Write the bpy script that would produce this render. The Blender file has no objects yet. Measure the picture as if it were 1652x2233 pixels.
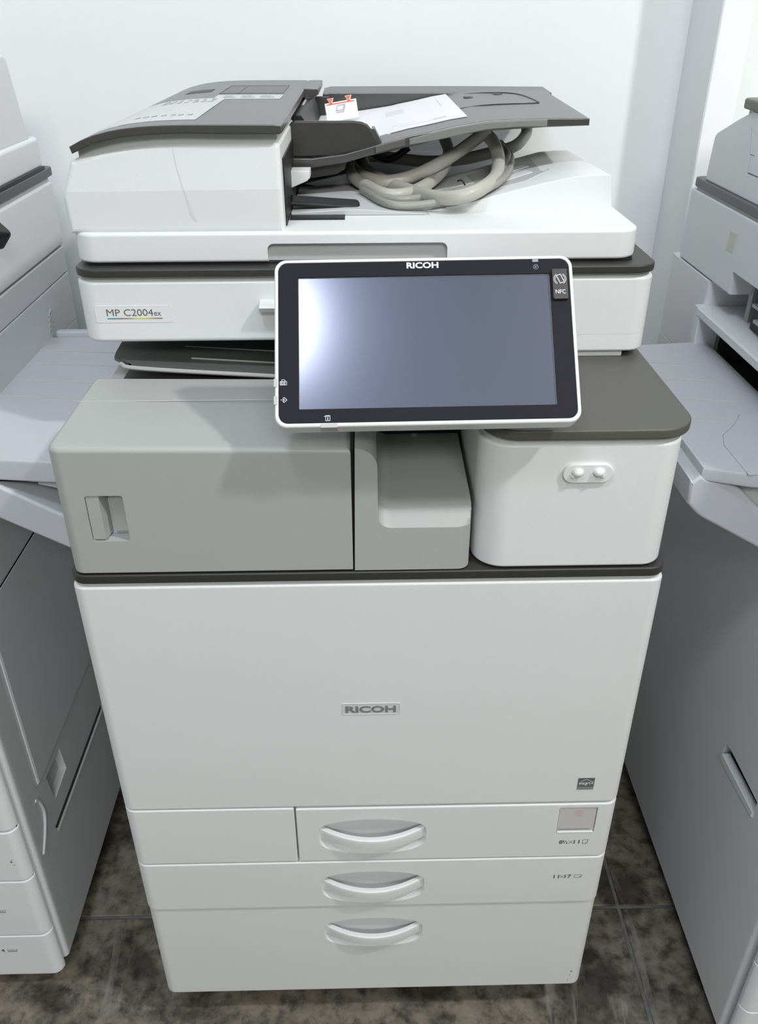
import bpy, bmesh, math, random
from mathutils import Vector, Matrix
from math import pi, sin, cos, radians
random.seed(4)
SC = bpy.context.scene
COL = SC.collection

# ---------------------------------------------------------------- camera, light, exposure
cam_d = bpy.data.cameras.new('camera')
cam = bpy.data.objects.new('camera', cam_d); COL.objects.link(cam)
cam_d.sensor_fit = 'VERTICAL'; cam_d.sensor_height = 36.0
cam_d.lens = 1842.83 * 36.0 / 2233.0
PITCH, YAW, ROLL = 0.5405786769828613, 0.018882791337337078, -0.00354981308738422
fw = Vector((sin(YAW)*cos(PITCH), cos(YAW)*cos(PITCH), -sin(PITCH)))
rt = Vector((cos(YAW), -sin(YAW), 0)); up = rt.cross(fw)
r2 = cos(ROLL)*rt + sin(ROLL)*up; u2 = -sin(ROLL)*rt + cos(ROLL)*up
cam.matrix_world = Matrix(((r2.x, u2.x, -fw.x, -0.003456), (r2.y, u2.y, -fw.y, -0.677064),
                           (r2.z, u2.z, -fw.z, 1.232301), (0, 0, 0, 1)))
cam_d.clip_start = 0.02
SC.camera = cam

w = bpy.data.worlds.new('world'); SC.world = w; w.use_nodes = True
w.node_tree.nodes['Background'].inputs[0].default_value = (0.9, 0.95, 1.0, 1)
w.node_tree.nodes['Background'].inputs[1].default_value = 0.05

def area(name, loc, target, size, sizey, power, col):
    d = bpy.data.lights.new(name, 'AREA'); d.shape = 'RECTANGLE' if sizey else 'DISK'
    d.size = size
    if sizey: d.size_y = sizey
    d.energy = power; d.color = col
    o = bpy.data.objects.new(name, d); COL.objects.link(o); o.location = loc
    o.rotation_euler = (Vector(target)-Vector(loc)).to_track_quat('-Z', 'Y').to_euler()
    return o
area('key_lamp', (1.45, -0.85, 2.9), (0.1, 0.2, 0.9), 0.14, None, 28, (1.0, 0.995, 0.965))
area('second_lamp', (-0.37, -0.93, 2.9), (-0.1, 0.2, 0.9), 0.38, None, 12.5, (0.74, 0.81, 1.0))
area('far_panel', (0.3, -2.75, 2.75), (0.0, 0.0, 0.7), 1.3, 0.5, 37, (1.0, 1.0, 0.98))

vs = SC.view_settings
vs.view_transform = 'Standard'; vs.look = 'None'; vs.gamma = 1.0; vs.use_curve_mapping = False
vs.exposure = 0.16

# ---------------------------------------------------------------- materials
def mat(name, col, rough=0.45, spec=0.5, grain=0.0, gscale=900, bump=0.0, bscale=700, metal=0.0, coat=0.0, blotch=0.0, bsc=3.0):
    m = bpy.data.materials.new(name); m.use_nodes = True
    nt = m.node_tree; b = nt.nodes['Principled BSDF']
    b.inputs['Base Color'].default_value = (*col, 1); b.inputs['Roughness'].default_value = rough
    b.inputs['Specular IOR Level'].default_value = spec; b.inputs['Metallic'].default_value = metal
    b.inputs['Coat Weight'].default_value = coat
    tc = nt.nodes.new('ShaderNodeTexCoord')
    def noise(scale, det=2):
        n = nt.nodes.new('ShaderNodeTexNoise'); n.inputs['Scale'].default_value = scale
        n.inputs['Detail'].default_value = det
        nt.links.new(tc.outputs['Object'], n.inputs['Vector']); return n
    cur = None
    def modulate(n, amt, prev):
        mr = nt.nodes.new('ShaderNodeMapRange'); mr.inputs['From Min'].default_value = 0.3; mr.inputs['From Max'].default_value = 0.7
        mr.inputs['To Min'].default_value = 1-amt; mr.inputs['To Max'].default_value = 1+amt
        nt.links.new(n.outputs['Fac'], mr.inputs['Value'])
        mx = nt.nodes.new('ShaderNodeVectorMath'); mx.operation = 'SCALE'
        if prev: nt.links.new(prev, mx.inputs[0])
        else: mx.inputs[0].default_value = col
        nt.links.new(mr.outputs[0], mx.inputs['Scale']); return mx.outputs[0]
    if grain: cur = modulate(noise(gscale), grain, cur)
    if blotch: cur = modulate(noise(bsc, 4), blotch, cur)
    if cur: nt.links.new(cur, b.inputs['Base Color'])
    if bump:
        bp = nt.nodes.new('ShaderNodeBump'); bp.inputs['Strength'].default_value = bump; bp.inputs['Distance'].default_value = 0.0004
        nt.links.new(noise(bscale).outputs['Fac'], bp.inputs['Height']); nt.links.new(bp.outputs[0], b.inputs['Normal'])
    return m
WHITE = mat('white_plastic', (.77, .785, .775), .42, .45, .015, 900, .12, blotch=.008)
TRAYM = mat('shaded_grey_tray_plastic', (.56, .58, .61), .45, .4, .02, 900, .12, blotch=.02)  # greyish plastic, colour also lowered for the light blocked over the side trays
WHITE2 = mat('aged_white_plastic', (.80, .81, .825), .45, .4, .02, 900, .12, blotch=.015)
RIM = mat('pale_grey_rim_plastic', (.52, .53, .525), .5, .4, .02)
GREY = mat('light_grey_plastic', (.42, .435, .415), .42, .45, .02, 900, .15, blotch=.01)
SIDE = mat('grey_side_plastic', (.74, .76, .765), .5, .4, .03, 900, .15, blotch=.02)
DARK = mat('charcoal_plastic', (.036, .036, .033), .42, .5, .10, 1200, .25)
DARKTOP = mat('charcoal_textured_plastic', (.040, .040, .037), .27, 1.2, .08, 1200, .12)
CAPM = mat('charcoal_cap_plastic', (.098, .097, .085), .45, .5, .08, 1200, .3)
BLACK = mat('black_plastic', (.012, .012, .012), .45, .4, .05)
BEZEL = mat('panel_bezel_plastic', (.014, .014, .020), .55, .14, .12, 1500, .2)
SCREEN = mat('grey_touch_screen', (.030, .036, .032), .40, 1.0, .05, 1600)
SCREEN.node_tree.nodes['Principled BSDF'].inputs['Specular Tint'].default_value = (.50, .58, 1, 1)
SCREEN.node_tree.nodes['Principled BSDF'].inputs['Coat Weight'].default_value = 1
SCREEN.node_tree.nodes['Principled BSDF'].inputs['Coat Roughness'].default_value = .17
SCREEN.node_tree.nodes['Principled BSDF'].inputs['Coat IOR'].default_value = 1.85
PWHITE = mat('panel_frame_white', (.86, .87, .86), .35, .5)
PALE = mat('pale_translucent_strip', (.21, .215, .20), .35, .5)
INK = mat('grey_ink', (.13, .13, .13), .6)
INKL = mat('light_grey_ink', (.50, .51, .51), .6)
INKF = mat('faint_grey_ink', (.62, .62, .63), .6)
WINK = mat('white_ink', (.75, .76, .78), .5)
GINK = mat('dim_white_ink', (.30, .31, .33), .5)
ORANGE = mat('orange_ink', (.80, .16, .06), .5)
PAPER = mat('white_paper', (.84, .84, .87), .7, .2, .01)
LABEL = mat('white_label_film', (.60, .61, .61), .35, .5, .10, 260)
CABLE = mat('beige_cable_jacket', (.46, .455, .40), .38, .5, .03)
CABLED = mat('grey_cable_jacket', (.30, .30, .27), .42, .5, .06, 400)
WINDOW = mat('tray_window_plastic', (.60, .585, .59), .3, .5)
PINK = mat('pink_stain', (.60, .50, .51), .5)
BADGE = mat('badge_plate_plastic', (.66, .67, .67), .4)
TRIMM = mat('brightened_white_trim', (.93, .94, .945), .6, .3, .006, 60, .1, 40)  # wall white made brighter in colour to offset the column's shaded side
WALLM = mat('white_painted_wall', (.90, .925, .915), .6, .3, .006, 60, .1, 40)
CEILM = mat('white_ceiling_paint', (.80, .80, .80), .8)
RUBBER = mat('black_rubber', (.02, .02, .02), .7)
CHROME = mat('grey_steel', (.35, .35, .36), .35, metal=1)

def rainbow():
    m = bpy.data.materials.new('rainbow_print'); m.use_nodes = True; nt = m.node_tree
    tc = nt.nodes.new('ShaderNodeTexCoord'); sx = nt.nodes.new('ShaderNodeSeparateXYZ'); cr = nt.nodes.new('ShaderNodeValToRGB')
    nt.links.new(tc.outputs['Generated'], sx.inputs[0]); nt.links.new(sx.outputs[0], cr.inputs[0])
    e = cr.color_ramp.elements
    e[0].position = 0; e[0].color = (.02, .30, .42, 1); e[1].position = 1; e[1].color = (.22, .17, .19, 1)
    for p, c in ((.12, (.03, .28, .38, 1)), (.25, (.16, .17, .18, 1)), (.42, (.30, .30, .22, 1)), (.55, (.65, .66, .04, 1)), (.72, (.60, .58, .10, 1)), (.85, (.30, .24, .24, 1))):
        x = e.new(p); x.color = c
    nt.links.new(cr.outputs[0], nt.nodes['Principled BSDF'].inputs['Base Color']); return m
RAINBOW = rainbow()

def floor_mat():
    m = bpy.data.materials.new('stained_stone_floor'); m.use_nodes = True; nt = m.node_tree; b = nt.nodes['Principled BSDF']
    tc = nt.nodes.new('ShaderNodeTexCoord')
    def nz(s, d, dist=0.0, sc=(1, 1, 1)):
        mp = nt.nodes.new('ShaderNodeMapping'); mp.inputs['Scale'].default_value = sc
        nt.links.new(tc.outputs['Object'], mp.inputs[0])
        n = nt.nodes.new('ShaderNodeTexNoise'); n.inputs['Scale'].default_value = s; n.inputs['Detail'].default_value = d
        n.inputs['Distortion'].default_value = dist; n.inputs['Roughness'].default_value = .65
        nt.links.new(mp.outputs[0], n.inputs['Vector']); return n.outputs['Fac']
    def ramp(src, stops):
        r = nt.nodes.new('ShaderNodeValToRGB'); e = r.color_ramp.elements
        e[0].position, e[0].color = stops[0]; e[1].position, e[1].color = stops[-1]
        for p, c in stops[1:-1]:
            x = e.new(p); x.color = c
        nt.links.new(src, r.inputs[0]); return r.outputs[0]
    a = ramp(nz(7, 10, .15), [(.30, (.018, .017, .014, 1)), (.45, (.062, .056, .045, 1)), (.56, (.20, .182, .142, 1)), (.75, (.125, .100, .072, 1))])
    c = ramp(nz(48, 10, .2), [(.36, (.42, .42, .40, 1)), (.50, (1, 1, 1, 1)), (.68, (1.35, 1.33, 1.25, 1))])
    mx = nt.nodes.new('ShaderNodeMix'); mx.data_type = 'RGBA'; mx.blend_type = 'MULTIPLY'; mx.inputs[0].default_value = 1
    nt.links.new(a, mx.inputs[6]); nt.links.new(c, mx.inputs[7])
    # whitish scuffs running front to back
    s = ramp(nz(9, 9, .5, (2.2, .5, 1)), [(.60, (0, 0, 0, 1)), (.68, (.55, .55, .55, 1)), (.80, (.9, .9, .9, 1))])
    m2 = nt.nodes.new('ShaderNodeMix'); m2.data_type = 'RGBA'; nt.links.new(s, m2.inputs[0])
    nt.links.new(mx.outputs[2], m2.inputs[6]); m2.inputs[7].default_value = (.27, .26, .235, 1)
    nt.links.new(m2.outputs[2], b.inputs['Base Color']); b.inputs['Roughness'].default_value = .55
    bp = nt.nodes.new('ShaderNodeBump'); bp.inputs['Strength'].default_value = .35; bp.inputs['Distance'].default_value = .003
    nt.links.new(nz(40, 6), bp.inputs['Height']); nt.links.new(bp.outputs[0], b.inputs['Normal'])
    return m
FLOORM = floor_mat()
GROUT = mat('pale_grout', (.16, .16, .15), .8, .2, .2, 60, .3)

# ---------------------------------------------------------------- helpers
CAM_SCALE = None      # scale about the camera, set for upper unit (scanner and feeder), papers and cables
def link(name, me, m, parent=None, label=None, smooth=True):
    o = bpy.data.objects.new(name, me); COL.objects.link(o)
    if m is not None and not me.materials: me.materials.append(m)
    if parent is not None:
        o.parent = parent
        if parent.type == 'EMPTY': o.matrix_parent_inverse = Matrix.Translation(-parent.location)
    if label: o['label'] = label
    return o
def obj(name, bm, m, parent=None, label=None, xf=None, smooth=True, ang=32):
    if xf is not None: bm.transform(xf)
    if CAM_SCALE is not None: bm.transform(CAM_SCALE)
    bmesh.ops.recalc_face_normals(bm, faces=bm.faces)
    me = bpy.data.meshes.new(name); bm.to_mesh(me); bm.free()
    if smooth:
        for p in me.polygons: p.use_smooth = True
        me.set_sharp_from_angle(angle=radians(ang))
    o = link(name, me, m, parent, label)
    if smooth:
        wn = o.modifiers.new('wn', 'WEIGHTED_NORMAL'); wn.keep_sharp = True
    return o
def thing(name, label, cat, loc=(0, 0, 0), group=None):
    o = bpy.data.objects.new(name, None); COL.objects.link(o); o.location = loc
    o['label'] = label; o['category'] = cat
    if group: o['group'] = group
    return o
def tag(o, label, cat): o['label'] = label; o['category'] = cat; return o
def loft(rings, cap=True):
    bm = bmesh.new(); R = [[bm.verts.new(p) for p in r] for r in rings]; n = len(R[0])
    for a, b in zip(R, R[1:]):
        for i in range(n):
            bm.faces.new((a[i], a[(i+1) % n], b[(i+1) % n], b[i]))
    if cap: bm.faces.new(R[0][::-1]); bm.faces.new(R[-1])
    return bm
def rr(x0, x1, y0, y1, r, n=6):
    """rounded rectangle; r = one radius or four (x0y0, x1y0, x1y1, x0y1)"""
    if not hasattr(r, '__len__'): r = (r,)*4
    out = []
    for (cx, cy, sx, sy, a0), q in zip(((x0, y0, 1, 1, pi), (x1, y0, -1, 1, 1.5*pi), (x1, y1, -1, -1, 0), (x0, y1, 1, -1, .5*pi)), r):
        q = max(q, 1e-5)
        for k in range(n+1):
            a = a0 + k/n*pi/2
            out.append((cx+sx*q+q*cos(a), cy+sy*q+q*sin(a)))
    return out
def rbox(x0, x1, y0, y1, z0, z1, r=.004, e=.002, n=6, eb=None):
    """box standing on z with rounded plan corners and rounded top / bottom edges"""
    rs = r if hasattr(r, '__len__') else (r,)*4
    eb = e if eb is None else eb
    rings = []
    def ring(z, i):
        i2 = min(i, .45*min(x1-x0, y1-y0))
        return [(x, y, z) for x, y in rr(x0+i2, x1-i2, y0+i2, y1-i2, [max(q-i2, 1e-5) for q in rs], n)]
    st = 4
    for k in range(st+1):
        a = k/st*pi/2
        rings.append(ring(z0+eb*(1-sin(a)), eb*(1-cos(a)))) if eb > 0 else None
    if eb > 0: rings = rings[::-1]; rings = sorted(rings, key=lambda q: q[0][2])
    else: rings = [ring(z0, 0)]
    if e > 0:
        for k in range(st+1):
            a = k/st*pi/2
            rings.append(ring(z1-e*(1-sin(a)), e*(1-cos(a))))
    else: rings.append(ring(z1, 0))
    return loft(rings)
def fplate(x0, x1, z0, z1, y0, y1, r=.004, e=.0015, n=6):
    """plate facing -y with rounded corners in xz"""
    bm = rbox(x0, x1, z0, z1, -y1, -y0, r, e, n, 0)
    bm.transform(Matrix(((1, 0, 0, 0), (0, 0, -1, 0), (0, 1, 0, 0), (0, 0, 0, 1))))
    return bm
def box(x0, x1, y0, y1, z0, z1, bev=0.0):
    bm = bmesh.new(); bmesh.ops.create_cube(bm, size=1)
    bm.transform(Matrix.Translation(((x0+x1)/2, (y0+y1)/2, (z0+z1)/2)) @ Matrix.Diagonal((x1-x0, y1-y0, z1-z0, 1)))
    if bev: bmesh.ops.bevel(bm, geom=bm.edges[:], offset=bev, segments=3, profile=.5, affect='EDGES')
    return bm
def prism(poly, ax, a0, a1, bev=0.0, seg=3):
    """polygon extruded along axis ax; poly = the two other coordinates in x,y,z order"""
    def P(p, a):
        q = list(p); q.insert('xyz'.index(ax), a); return q
    bm = loft([[P(p, a0) for p in poly], [P(p, a1) for p in poly]])
    if bev:
        i = 'xyz'.index(ax)
        ed = [e for e in bm.edges if abs(e.verts[0].co[i]-e.verts[1].co[i]) < 1e-7]
        bmesh.ops.recalc_face_normals(bm, faces=bm.faces)
        bmesh.ops.bevel(bm, geom=ed, offset=bev, segments=seg, profile=.5, affect='EDGES')
    return bm
def join(*bms):
    out = bmesh.new()
    for b in bms:
        me = bpy.data.meshes.new('t'); bmesh.ops.recalc_face_normals(b, faces=b.faces); b.to_mesh(me); out.from_mesh(me); b.free(); bpy.data.meshes.remove(me)
    return out
def cut(bm, *cutters):
    """boolean difference, applied at once"""
    def tmp(b):
        bmesh.ops.recalc_face_normals(b, faces=b.faces)
        me = bpy.data.meshes.new('t'); b.to_mesh(me); b.free()
        o = bpy.data.objects.new('t', me); COL.objects.link(o); return o
    base = tmp(bm); cs = [tmp(c) for c in cutters]
    for c in cs:
        md = base.modifiers.new('b', 'BOOLEAN'); md.operation = 'DIFFERENCE'; md.solver = 'EXACT'; md.object = c
    dg = bpy.context.evaluated_depsgraph_get(); dg.update()
    me = bpy.data.meshes.new_from_object(base.evaluated_get(dg))
    out = bmesh.new(); out.from_mesh(me); bpy.data.meshes.remove(me)
    for o in cs+[base]:
        d = o.data; bpy.data.objects.remove(o); bpy.data.meshes.remove(d)
    return out
def cr_path(pts, sub=8):
    P = [Vector(p) for p in pts]; P = [2*P[0]-P[1]]+P+[2*P[-1]-P[-2]]; out = []
    for i in range(1, len(P)-2):
        a, b, c, d = P[i-1:i+3]
        for k in range(sub):
            t = k/sub; out.append(.5*((2*b)+(c-a)*t+(2*a-5*b+4*c-d)*t*t+(3*b-a-3*c+d)*t**3))
    out.append(P[-2]); return out
def tube(pts, r, seg=12, sub=8, smooth=True):
    P = cr_path(pts, sub) if smooth else [Vector(p) for p in pts]
    rings = []; nrm = None
    for i, p in enumerate(P):
        t = (P[min(i+1, len(P)-1)]-P[max(i-1, 0)]).normalized()
        if nrm is None: nrm = t.orthogonal().normalized()
        nrm = (nrm-t*nrm.dot(t)).normalized(); bn = t.cross(nrm)
        rings.append([p+r*(cos(2*pi*k/seg)*nrm+sin(2*pi*k/seg)*bn) for k in range(seg)])
    return loft(rings)
def wire(pts, wd, th, closed=False):
    """flat printed line in local xz, on plane y=0, facing -y"""
    bm = bmesh.new(); n = len(pts)
    for i in range(n if closed else n-1):
        a = Vector((pts[i][0], 0, pts[i][1])); b = Vector((pts[(i+1) % n][0], 0, pts[(i+1) % n][1]))
        d = (b-a).normalized(); s = Vector((-d.z, 0, d.x))*wd/2; a2 = a-d*wd*.3; b2 = b+d*wd*.3
        v = [bm.verts.new(q+Vector((0, y, 0))) for y in (0, -th) for q in (a2-s, b2-s, b2+s, a2+s)]
        for f in ((0, 1, 2, 3), (7, 6, 5, 4), (0, 4, 5, 1), (1, 5, 6, 2), (2, 6, 7, 3), (3, 7, 4, 0)): bm.faces.new([v[k] for k in f])
    return bm
def text_bm(body, height, width=None, off=0.0, th=.0003, shear=0.0):
    """lettering facing -y, lower left at origin, cap height = height, fitted to width"""
    c = bpy.data.curves.new('t', 'FONT'); c.body = body; c.size = 1; c.offset = off; c.extrude = .01; c.shear = shear
    c.resolution_u = 3
    o = bpy.data.objects.new('t', c); COL.objects.link(o)
    dg = bpy.context.evaluated_depsgraph_get(); dg.update()
    me = bpy.data.meshes.new_from_object(o.evaluated_get(dg))
    bpy.data.objects.remove(o); bpy.data.curves.remove(c)
    bm = bmesh.new(); bm.from_mesh(me); bpy.data.meshes.remove(me)
    xs = [v.co.x for v in bm.verts]; ys = [v.co.y for v in bm.verts]
    x0, x1, y0, y1 = min(xs), max(xs), min(ys), max(ys)
    sy = height/(y1-y0); sx = width/(x1-x0) if width else sy
    for v in bm.verts:
        x, y, z = v.co; v.co = ((x-x0)*sx, -(z+.01)/.02*th, (y-y0)*sy)
    return bm
T = Matrix.Translation

# ---------------------------------------------------------------- setting
FZ = -.045
def struct(o): o['kind'] = 'structure'; return o
fl = struct(obj('floor', box(-3, 3, -4, .99, FZ-.06, FZ-.0022), GROUT, smooth=False))
# stone floor tiles, each a piece of the floor, joints recessed
TL, G = 1.0, .006
k = 0
for ix in range(-4, 4):
    for iy in range(-5, 1):
        x0 = .405+ix*TL; y0 = .175+iy*TL
        if x0 > 3 or x0+TL < -3: continue
        dz = random.uniform(-.0006, .0006)
        y1 = min(y0+TL, .95)
        b = box(x0+G/2, x0+TL-G/2, y0+G/2, y1-G/2, FZ-.02, FZ+dz, 0)
        bmesh.ops.bevel(b, geom=[e for e in b.edges if min(v.co.z for v in e.verts) > FZ-.01], offset=.0012, segments=1, affect='EDGES')
        obj('floor_tile', b, FLOORM, fl, smooth=False)
struct(obj('wall_back', box(-3, 3, .80, 1.0, FZ-.05, 3.0), WALLM, smooth=False))
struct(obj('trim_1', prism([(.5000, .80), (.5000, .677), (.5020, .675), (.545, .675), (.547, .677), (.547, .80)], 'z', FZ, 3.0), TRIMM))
struct(obj('wall_left', box(-3.1, -3, -4, .95, FZ-.05, 3.0), WALLM, smooth=False))
struct(obj('wall_right', box(3, 3.1, -4, .95, FZ-.05, 3.0), WALLM, smooth=False))
struct(obj('wall_front', box(-3.1, 3.1, -4.1, -4, FZ-.05, 3.0), WALLM, smooth=False))
struct(obj('ceiling', box(-3.1, 3.1, -4.1, .95, 3.0, 3.08), CEILM, smooth=False))
struct(obj('baseboard_back', box(-3, .5000, .788, .8005, FZ, FZ+.08, .003), WALLM))

# ================================================================ MAIN PHOTOCOPIER
H = .2935
M = thing('photocopier', 'tall white and grey photocopier with tilted touch panel, standing in the middle', 'photocopier', (0, .34, FZ))
def part(name, bm, m, label=None, xf=None, parent=None, smooth=True):
    return obj(name, bm, m, M if parent is None else parent, label, xf, smooth)

# cabinet core, plinth and casters
part('cabinet_body', rbox(-H+.002, H-.002, .012, .685, .034, .747, .012, .002), SIDE)
part('plinth', rbox(-.255, .265, .05, .64, -.005, .034, .01, .002), BLACK, 'black recessed plinth')
for cx, cy in ((-.215, .10), (.225, .10), (-.215, .58), (.225, .58)):
    c = part('caster', join(rbox(cx-.022, cx+.022, cy-.03, cy+.03, -.018, -.004, .008, .002),
                            box(cx-.019, cx-.015, cy-.018, cy+.018, -.035, -.016, .001), box(cx+.015, cx+.019, cy-.018, cy+.018, -.035, -.016, .001)), BLACK)
    wpts = [(cy+.021*cos(a*pi/10), FZ+.0215+.021*sin(a*pi/10)) for a in range(20)]
    obj('wheel', prism(wpts, 'x', cx-.013, cx+.013, .003), RUBBER, c)

def front_panel(x0, x1, z0, z1, y=0.0, th=.034, rl=.014, rrt=.014, e=.0022):
    return rbox(x0, x1, y, y+th, z0, z1, (rl, rrt, .001, .001), e, 8)
def handle_cutter(zc, y):
    def ring(s, yy, ds):
        pts = []
        for k in range(25):       # upper arc
            a = pi*k/24; pts.append((.0645*s*cos(a), zc-.004+(.0255*s)*(sin(a)**.62)))
        for k in range(1, 24):    # lower arc
            a = pi+pi*k/24; pts.append((.0645*s*cos(a)*(1 if s < 1 else 1), zc-.004-(.036*s)*(abs(sin(a))**.55)))
        return [(px, yy, pz+ds) for px, pz in pts]
    return loft([ring(1.05, y-.004, 0), ring(1.0, y+.002, 0), ring(.955, y+.008, .0005), ring(.88, y+.022, .002), ring(.86, y+.030, .002)])
def handle_bar(zc, y, parent):
    rings = []
    N = 28
    for i in range(N+1):
        t = -1+2*i/N; x = .0632*t; f = (1-abs(t)**2.0)
        yo = y+.004-.018*f; zt = zc+.0012-.0020*f; zb = zc-.0175-.001*f
        th = .0085
        pr = [(yo+.0022, zt), (yo+th-.002, zt), (yo+th, zt-.003), (yo+th+.001, zb+.002), (yo+th-.002, zb), (yo+.003, zb), (yo+.0006, zb+.002), (yo, zt-.0045), (yo+.0008, zt-.0012)]
        rings.append([(x, a, b) for a, b in pr])
    return obj('handle', loft(rings), WHITE, parent, 'curved white pull handle')
def hcut(bm, zc, y):
    return cut(bm, handle_cutter(zc, y))

# three paper drawers
d3 = part('drawer', hcut(front_panel(-H, H, .036, .2285, .003, .036), .178, .003), WHITE, 'large bottom drawer without a size mark')
handle_bar(.178, .003, d3)
d2 = part('drawer', hcut(front_panel(-H, H, .2300, .3195, 0, .036), .278, 0), WHITE, 'middle drawer marked 11x17')
handle_bar(.278, 0, d2)
d1b = front_panel(-.0905, H, .3215, .4175, 0, .036, .001)
d1b = cut(d1b, handle_cutter(.3755, 0), fplate(.2235, .2695, .3655, .4115, -.002, .0035, .002, 0))
d1 = part('drawer', d1b, WHITE, 'narrower top drawer marked 8 1/2 x 11')
handle_bar(.3755, 0, d1)
part('side_cover', front_panel(-H, -.0925, .3215, .4190, 0, .036, .014, .001), WHITE, 'plain white cover beside the top drawer')
wn = obj('size_window', fplate(.2243, .2688, .3690, .4108, .0012, .0034, .0015, .0004), WINDOW, d1, 'pinkish translucent size card window')
obj('window_lip', box(.2245, .2686, -.0004, .0034, .3655, .3682, .0008), WHITE, d1)
obj('card_slit', box(.2255, .2640, .0008, .0013, .3716, .3721), INK, d1, smooth=False)
pk = bmesh.new(); bmesh.ops.create_circle(pk, cap_ends=True, radius=1, segments=20)
pk.transform(T((.2480, .00115, .400)) @ Matrix.Diagonal((.0055, 1, .0065, 1)) @ Matrix.Rotation(pi/2, 4, 'X'))
obj('stain', pk, PINK, d1, 'faint pink smudge', smooth=False)
def page_icon(w_, h_, land):
    c = .0022
    if land: pts = [(0, .0), (w_-c, 0), (w_, c), (w_, h_), (0, h_)]
    else: pts = [(0, 0), (w_-c, 0), (w_, c), (w_, h_), (0, h_)]
    return join(wire(pts, .0004, .0002, True), wire([(w_-c, 0), (w_-c, c), (w_, c)], .0004, .0002))
def cross(s): return join(wire([(0, 0), (s, s)], .0004, .0002), wire([(0, s), (s, 0)], .0004, .0002))
def put(bm, x, y, z, rot=0): bm.transform(T((x, y, z)) @ Matrix.Rotation(rot, 4, 'Y')); return bm
s8 = join(put(text_bm('8', .0066, .0044, .014, .0002), .2290, -.0001, .3462), put(text_bm('1', .0036, .0013, .003, .0002), .2338, -.0001, .3492),
          put(wire([(0, 0), (.0026, .0064)], .00045, .0002), .2350, -.0001, .3462), put(text_bm('2', .0034, .0026, .003, .0002), .2372, -.0001, .3462),
          put(cross(.0048), .2410, -.0001, .3468), put(text_bm('11', .0066, .0070, .014, .0002), .2472, -.0001, .3462), put(page_icon(.0062, .0074, False), .2582, -.0001, .3458))
obj('size_mark', s8, INK, d1, 'printed 8 1/2 x 11 with upright page sign', smooth=False)
s11 = join(put(text_bm('11', .0066, .0070, .014, .0002), .2292, -.0001, .2795), put(cross(.0048), .2375, -.0001, .2802),
           put(text_bm('17', .0066, .0085, .014, .0002), .2432, -.0001, .2795), put(page_icon(.0092, .0054, True), .2555, -.0001, .2800))
obj('size_mark', s11, INK, d2, 'printed 11x17 with lying page sign', smooth=False)
# scuffs at the lower right corner of the bottom drawer
for sx, sz, a, b in ((.277, .068, .0014, .0012), (.2755, .058, .0006, .0045), (.2742, .046, .0006, .0035)):
    q = bmesh.new(); bmesh.ops.create_circle(q, cap_ends=True, radius=1, segments=12)
    q.transform(T((sx, .0028, sz)) @ Matrix.Diagonal((a, 1, b, 1)) @ Matrix.Rotation(pi/2, 4, 'X'))
    obj('scuff', q, INK if a > .001 else PINK, d3, smooth=False)

# front door with badge and energy label
door = part('front_door', rbox(-H, H, 0, .036, .4205, .7435, (.014, .014, .001, .001), .003, 8), WHITE, 'large blank white front door')
pl = obj('badge', cut(fplate(-.0316, .0316, .5684, .5852, -.0006, .002, .002, .0003), fplate(-.0305, .0305, .5694, .5842, -.002, -.0002, .0015, 0)), BADGE, door, 'raised maker badge plate')
obj('lettering', put(text_bm('RICOH', .0094, .0548, .035, .0006), -.0278, -.0002, .5719), mat('badge_letter_grey', (.22, .22, .22), .4), door, smooth=False)
el = obj('energy_label', fplate(.2396, .2590, .4432, .4622, -.0004, .001, .0003, .0001), INK, door, 'small dark energy saving label')
earc = [(-.0082+.0164*k/16, .0062*sin(pi*k/16)) for k in range(17)]
ebm = join(put(wire(earc, .0004, .0002), .2494, -.0004, .4535), put(text_bm('energy', .0046, .0108, .004, .0002, .35), .2415, -.0004, .4502))
star = []
for k in range(10):
    rr_ = .0032 if k % 2 == 0 else .0013; a = pi/2+k*pi/5+.25; star.append((rr_*cos(a), rr_*sin(a)))
ebm = join(ebm, put(wire(star, .0004, .0002, True), .2550, -.0004, .4545), put(wire([(0, 0), (.004, .0026), (.0075, .0055)], .0004, .0002), .2478, -.0004, .4512))
obj('label_print', ebm, WINK, door, smooth=False)
obj('label_strip', fplate(.2397, .2589, .4433, .4472, -.0006, 0, .0002, 0), mat('strip_grey', (.30, .30, .30), .5), door, smooth=False)
obj('strip_print', put(text_bm('ENERGY STAR', .0022, .0165, .0, .0001), .2411, -.0006, .4442), INK, door, smooth=False)

# groove, dark belt
part('groove', rbox(-H+.003, H-.003, .003, .05, .7425, .7485, (.012, .012, .001, .001), .0005), RIM, 'pale grey groove above the door')
part('belt', rbox(-.2925, .2925, -.001, .60, .7480, .7583, (.016, .016, .004, .004), .0018, 8), DARK, 'dark charcoal belt')
part('inner_body', rbox(-.278, .278, .17, .66, .7575, .886, .006, .001), RIM)

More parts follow.
